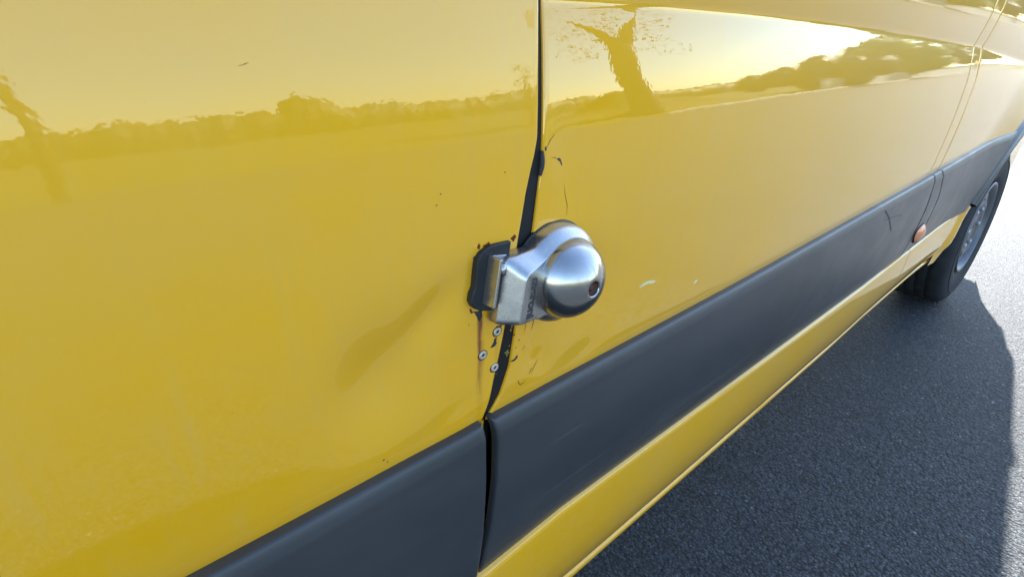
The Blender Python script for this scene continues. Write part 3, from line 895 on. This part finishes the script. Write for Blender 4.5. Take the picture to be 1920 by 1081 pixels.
# dome
prof = [(0.0406, 0.0195), (0.0404, 0.0250), (0.0402, 0.0253), (0.0400, 0.0251), (0.0399, 0.0247), (0.0399, 0.0248)]
for k in range(1, 30):
    a = (math.pi / 2) * k / 30
    prof.append((0.0398 * math.cos(a) ** 1.22, 0.0247 + 0.0340 * math.sin(a)))
prof = [p for p in prof if p[0] > 0.0082]
tip = prof[-1][1]
prof += [(0.0079, tip + 0.0001), (0.0073, tip - 0.0005), (0.0071, tip - 0.0020), (0.0071, tip - 0.010)]
def dome_lathe(name, prof, mat, parent, n=96, c=(0.0, 0.0)):
    V, F = [], []
    for r, d in prof:
        for k in range(n):
            a = 2 * math.pi * k / n
            V.append(Lk(c[0] + r * math.cos(a), c[1] + r * math.sin(a), d))
    for i in range(len(prof) - 1):
        for k in range(n):
            F.append((i * n + k, (i + 1) * n + k, (i + 1) * n + (k + 1) % n, i * n + (k + 1) % n))
    return mesh_obj(name, V, F, mat, parent)
dome = dome_lathe("dome", prof, STEEL_DOME, lock)
dome_lathe("keyway", [(0.0071, tip - 0.0010), (0.0068, tip - 0.0045), (0.0030, tip - 0.0040), (0.0028, tip - 0.0030), (0.0001, tip - 0.0030)], KEYHOLE, dome, 32)
# rubber gasket under the disc
V, F = [], []
for (s, d) in ((1.0, 0.0005), (1.03, -0.0015), (1.03, 0.0010), (1.0, 0.0016)):
    for (u, v) in outline(0.0508 * s, (-0.045, 0.026, 0.0310, -0.0390), 160): V.append(Lk(u, v, d))
for i in range(3):
    for k in range(160): F.append((i * 160 + k, (i + 1) * 160 + k, (i + 1) * 160 + (k + 1) % 160, i * 160 + (k + 1) % 160))
mesh_obj("gasket", V, F, BLACKPLATE, lock)

# black backing plate on the door
plate_pts = []
PW = [(-0.1000, 0.0180), (-0.0970, 0.0250), (-0.0900, 0.0300), (-0.0800, 0.0325), (-0.0640, 0.0345), (-0.0640, -0.0300), (-0.0724, -0.0315), (-0.0880, -0.0300), (-0.0970, -0.0262), (-0.1010, -0.0200), (-0.1005, -0.0130), (-0.0985, -0.0070)]
def prism(name, pts, d0, d1, mat, parent, bw=0.0):
    n = len(pts)
    V = [Lk(u, v, d0) for u, v in pts] + [Lk(u, v, d1) for u, v in pts]
    F = [tuple(range(n)), tuple(range(2 * n - 1, n - 1, -1))] + [(i, (i + 1) % n, (i + 1) % n + n, i + n)[::-1] for i in range(n)]
    o = mesh_obj(name, V, F, mat, parent, smooth=False)
    if bw: bevel(o, bw, 3)
    return o
prism("backing_plate", PW, -0.003, 0.0050, BLACKPLATE, lock, 0.0012)
# steel keeper: a U of three walls with a bolt inside
# left cheek leans in towards the arm
VV = [Lk(-0.0885, -0.0225, 0.0045), Lk(-0.0885, 0.0232, 0.0045), Lk(-0.0858, 0.0232, 0.0045), Lk(-0.0858, -0.0225, 0.0045), Lk(-0.0868, -0.0222, 0.0195), Lk(-0.0868, 0.0230, 0.0195), Lk(-0.0840, 0.0230, 0.0195), Lk(-0.0840, -0.0222, 0.0195)]
keep_l = mesh_obj("keeper", VV, [(0, 1, 2, 3), (7, 6, 5, 4), (0, 4, 5, 1), (1, 5, 6, 2), (2, 6, 7, 3), (3, 7, 4, 0)], STEEL, lock, smooth=False)
bevel(keep_l, 0.0008, 3)
prism("keeper_wall", [(-0.0857, -0.0218), (-0.0857, 0.0229), (-0.0690, 0.0229), (-0.0690, -0.0218)], 0.0049, 0.0068, STEEL, keep_l, 0.0004)
V, F = tube_vf([Lk(-0.0770, 0.0062, 0.0122), Lk(-0.0770, 0.0165, 0.0122)], [0.0040, 0.0040], 16)
mesh_obj("bolt", V, F, STEEL, keep_l)

for pts in ([(0.2535, 0.9560), (0.2552, 0.9600), (0.2570, 0.9570), (0.2558, 0.9535)], [(0.2490, 0.9465), (0.2505, 0.9490), (0.2528, 0.9470), (0.2515, 0.9430)],
            [(0.2905, 0.9560), (0.2955, 0.9590), (0.2975, 0.9560), (0.2940, 0.9520)], [(0.2440, 0.8975), (0.2455, 0.8990), (0.2475, 0.8950), (0.2455, 0.8930)], [(0.2590, 0.9560), (0.2660, 0.9585), (0.2680, 0.9560), (0.2620, 0.9545)]):
    patch("rust_patch", [(px_ + 0.003, pz_ - 0.0088) for px_, pz_ in pts], door_y, 0.0005, RUSTY, door)

# engraved lettering along the front facet of the arm
fc = bpy.data.curves.new("lettering", 'FONT')
fc.body = "meroni"
fc.size = 0.0125
fc.extrude = 0.0001
fc.offset = 0.00055
fc.align_x = 'CENTER'; fc.align_y = 'CENTER'
fo = bpy.data.objects.new("lettering_source", fc)
COL.objects.link(fo)
dg = bpy.context.evaluated_depsgraph_get()
lm = bpy.data.meshes.new_from_object(fo.evaluated_get(dg))
COL.objects.unlink(fo); bpy.data.objects.remove(fo)
lm.name = "lettering"
bb = [v.co.copy() for v in lm.vertices]
wx = max(v.x for v in bb) - min(v.x for v in bb)
sc = 0.0400 / wx
for v in lm.vertices:
    tx, ty, tz = v.co.x * sc, v.co.y * sc * 1.2, v.co.z
    # reading downwards: text x runs down the arm, text up points to the dome
    v.co = Vector(Lk(-0.0478 + ty, -0.0140 - tx, cap_d(-0.0478 + ty, 0.0308) + 0.00025 + tz)) - Vector((LX, SIDE_Y, LZ))
lm.materials.clear(); lm.materials.append(INKED)
lo = bpy.data.objects.new("lettering", lm)
COL.objects.link(lo); lo.parent = body

# ------------------------------------------------------------------ surroundings beyond the lot
rng = np.random.default_rng(7)
def leaf_cloud(centres, radii, per, size, squash=0.8):
    V, F = [], []
    for c, r in zip(centres, radii):
        k = max(8, int(per * r * r))
        d = rng.normal(size=(k, 3)); d /= np.linalg.norm(d, axis=1)[:, None]
        rad = r * rng.uniform(0.35, 1.0, k) ** 0.5
        p = np.array(c) + d * rad[:, None] * np.array([1, 1, squash])
        a = rng.normal(size=(k, 3)); a /= np.linalg.norm(a, axis=1)[:, None]
        b = np.cross(a, rng.normal(size=(k, 3))); b /= np.linalg.norm(b, axis=1)[:, None]
        s = size * rng.uniform(0.6, 1.4, k)[:, None]
        for i in range(k):
            n0 = len(V)
            V += [p[i] - a[i] * s[i], p[i] + b[i] * s[i] * 0.5, p[i] + a[i] * s[i], p[i] - b[i] * s[i] * 0.5]
            F.append((n0, n0 + 1, n0 + 2, n0 + 3))
    return V, F

# hedge line across the field
xs_ = np.arange(-70, 140, 0.28)
ring = [(-1.5, 0.0), (-1.55, 0.5), (-1.3, 0.95), (-0.7, 1.0), (0.0, 1.02), (0.8, 1.0), (1.4, 0.9), (1.5, 0.0)]
hh = 1.85 + 0.22 * np.sin(xs_ * 0.21) + 0.12 * np.sin(xs_ * 0.63 + 1) + 0.12 * np.sin(xs_ * 1.9 + 2)
lump = np.convolve(rng.uniform(-1, 1, len(xs_) + 8), np.ones(3) / 3, 'same')[:len(xs_)]
for q in rng.integers(0, len(xs_) - 30, 26):
    w_ = rng.integers(8, 20); hh[q:q + w_] += 0.38 * rng.uniform(0.4, 1) * np.sin(np.linspace(0, math.pi, w_)) ** 0.6
P = np.zeros((len(xs_), len(ring), 3))
for i, x in enumerate(xs_):
    for j, (dy, f) in enumerate(ring):
        P[i, j] = (x + rng.uniform(-0.08, 0.08), -36 - dy + rng.uniform(-0.18, 0.18), max(0, f * (hh[i] + 0.22 * lump[i]) + (rng.uniform(-0.09, 0.09) if f else 0)))
tag(grid_obj("far_hedge", P, LEAF2, None), kind="stuff")

def tree(label, base, trunk, tr, crown, leafm, per, size, core=0.86):
    t = empty("tree", base)
    tag(t, label, "tree")
    b = Vector(base)
    V, F = tube_vf([b + Vector(p) for p in trunk], tr, 12)
    mesh_obj("trunk", V, F, BARK, t)
    top = b + Vector(trunk[-1])
    for c, r in crown[:5]:
        V, F = tube_vf([top - Vector((0, 0, 0.4)), (top + (b + Vector(c))) / 2 + Vector((0, 0, 0.15)), b + Vector(c)], [tr[-1] * 0.8, tr[-1] * 0.5, 0.03], 7)
        mesh_obj("branch", V, F, BARK, t)
    V, F = leaf_cloud([tuple(b + Vector(c)) for c, r in crown], [r for c, r in crown], per, size)
    if core:
        for c, r in crown:
            n0 = len(V); cc = b + Vector(c)
            for i in range(7):
                for k in range(12):
                    th = math.pi * i / 6; ph = 2 * math.pi * k / 12
                    q = core * r * rng.uniform(0.82, 1.12)
                    V.append((cc.x + q * math.sin(th) * math.cos(ph), cc.y + q * math.sin(th) * math.sin(ph), cc.z + 0.8 * q * math.cos(th)))
            for i in range(6):
                for k in range(12):
                    F.append((n0 + i * 12 + k, n0 + i * 12 + (k + 1) % 12, n0 + (i + 1) * 12 + (k + 1) % 12, n0 + (i + 1) * 12 + k))
    mesh_obj("crown", V, F, leafm, t, smooth=False)
tree("tall leaning tree with a bare trunk and loose crown at the lot edge", (15.6, -11.0, 0),
     [(0.25, 0, -0.1), (0.2, 0, 0.4), (-0.15, 0, 1.4), (-0.7, 0.1, 2.3), (-0.95, 0.2, 3.0), (-1.0, 0.2, 3.8)], [0.62, 0.50, 0.44, 0.42, 0.46, 0.36],
     [((-2.6, 0.5, 4.0), 1.1), ((0.9, -0.5, 4.3), 1.2), ((-1.0, 0.8, 5.2), 1.6), ((-1.8, -0.8, 5.8), 1.6), ((0.1, 0.6, 6.0), 1.6), ((1.9, 0.2, 3.6), 0.6), ((-3.2, 0.3, 3.4), 0.55)], LEAF2, 110, 0.06, 0)
tree("broad bright green tree in front of the pale boundary wall", (42.0, -11.4, 0),
     [(0, 0, -0.1), (0, 0, 0.8), (0.1, 0, 1.6)], [0.3, 0.24, 0.2],
     [((-1.2, -1.2, 3.0), 1.7), ((1.0, 1.5, 3.2), 1.7), ((0, 0.2, 4.1), 1.9), ((-0.4, -0.6, 2.0), 1.6), ((0.6, 2.0, 1.8), 1.3), ((-0.7, -2.1, 1.7), 1.3), ((0.2, 0.8, 1.4), 1.4)], LEAF, 260, 0.10)
tree("low rounded shrub tree left of the broad bright tree", (31.5, -11.9, 0),
     [(0, 0, -0.1), (0, 0, 0.5), (0, 0, 0.9)], [0.2, 0.16, 0.12],
     [((-0.8, -1.2, 1.5), 1.3), ((0.2, 0.2, 2.0), 1.4), ((0.7, 1.4, 1.9), 1.3), ((-1.2, -2.6, 1.2), 1.2), ((1.1, 2.6, 1.7), 1.2), ((0, 0, 0.9), 1.2), ((0.6, 1.6, 0.8), 1.1)], LEAF2, 260, 0.09)
tree("dark tree farther along the wall past the broad bright tree", (60.0, -12.9, 0),
     [(0, 0, -0.1), (0, 0, 1.0), (0.1, 0, 2.0)], [0.3, 0.24, 0.2],
     [((-1.2, -0.8, 3.2), 1.9), ((1.0, 0.8, 3.2), 1.8), ((0, 0.2, 4.4), 1.9), ((0.2, 1.7, 2.2), 1.5)], LEAF2, 200, 0.12)
tree("small far tree standing at the end of the wall", (78.0, -13.8, 0),
     [(0, 0, -0.1), (0, 0, 1.0), (0.1, 0, 2.0)], [0.3, 0.24, 0.2],
     [((-1.5, -0.9, 3.8), 2.3), ((1.3, 0.9, 3.7), 2.3), ((0, 0.2, 5.2), 2.4)], LEAF2, 160, 0.13)
tree("slim young sapling beside the lamp post", (10.2, -10.6, 0),
     [(0, 0, -0.1), (0, 0, 0.9), (-0.05, 0, 1.5)], [0.05, 0.04, 0.03],
     [((-0.25, 0, 1.6), 0.28), ((0.05, 0, 1.9), 0.25), ((-0.35, 0, 2.1), 0.16)], LEAF2, 420, 0.05, 0)

wall = empty("boundary_wall", (52, -10.5, 0))
tag(wall, "long low pale concrete wall along the far side of the lot", "wall")
V, F = box_vf((52, -10.5, 0.45), (46, 0.18, 0.9)); mesh_obj("wall_face", V, F, CONCRETE, wall, smooth=False)
V, F = box_vf((52, -10.5, 0.93), (46.1, 0.26, 0.06)); mesh_obj("coping", V, F, CONCRETE, wall, smooth=False)
V, F = box_vf((60, -9.6, 0.06), (90, 0.15, 0.13)); kb = mesh_obj("kerb", V, F, CONCRETE, None, smooth=False); bevel(kb, 0.02); tag(kb, kind="structure")

post = empty("lamp_post", (11.05, -10.9, 0))
tag(post, "tall thin grey lamp post with a small white sign plate", "lamp post")
V, F = tube_vf([(11.05, -10.9, 0), (11.05, -10.9, 3.0), (11.0, -10.9, 6.0)], [0.075, 0.06, 0.045], 12); mesh_obj("pole", V, F, GALV, post)
V, F = box_vf((10.2, -10.9, 6.0), (1.7, 0.12, 0.08)); bevel(mesh_obj("lamp_arm", V, F, GALV, post, smooth=False), 0.02)
V, F = box_vf((9.25, -10.9, 5.97), (0.55, 0.22, 0.1)); bevel(mesh_obj("lamp_head", V, F, GALV, post, smooth=False), 0.03)
V, F = box_vf((10.75, -10.85, 3.3), (0.42, 0.03, 0.42)); bevel(mesh_obj("sign_plate", V, F, WHITEPAINT, post, smooth=False), 0.01)

bar = empty("height_barrier", (-0.05, -9.0, 0))
tag(bar, "dark timber height barrier post with a long cross arm", "barrier")
V, F = tube_vf([(-0.05, -9.0, 0), (-0.10, -9.0, 1.4), (-0.35, -9.0, 2.28)], [0.11, 0.10, 0.10], 12); mesh_obj("post", V, F, BARK, bar)
V, F = tube_vf([(-0.33, -9.0, 2.25), (-3.2, -9.0, 2.25)], [0.08, 0.08], 10); mesh_obj("cross_arm", V, F, BARK, bar)

# added grass mound standing in for a parked car's reflected hump
gx, gy = np.meshgrid(np.linspace(-9, 11, 60), np.linspace(-3.5, 3.5, 24), indexing='ij')
gz = 1.15 * np.exp(-(gx / 1.15) ** 2 - (gy / 1.4) ** 2) + 0.85 * np.exp(-((gx - 3) / 5.0) ** 2 - (gy / 1.8) ** 2) - 0.03
gz += rng.uniform(-0.02, 0.02, gz.shape)
P = np.stack([gx + 16.8, gy - 13.2, gz], -1)
tag(grid_obj("car_hump_standin", P, GRASS, None), kind="structure")
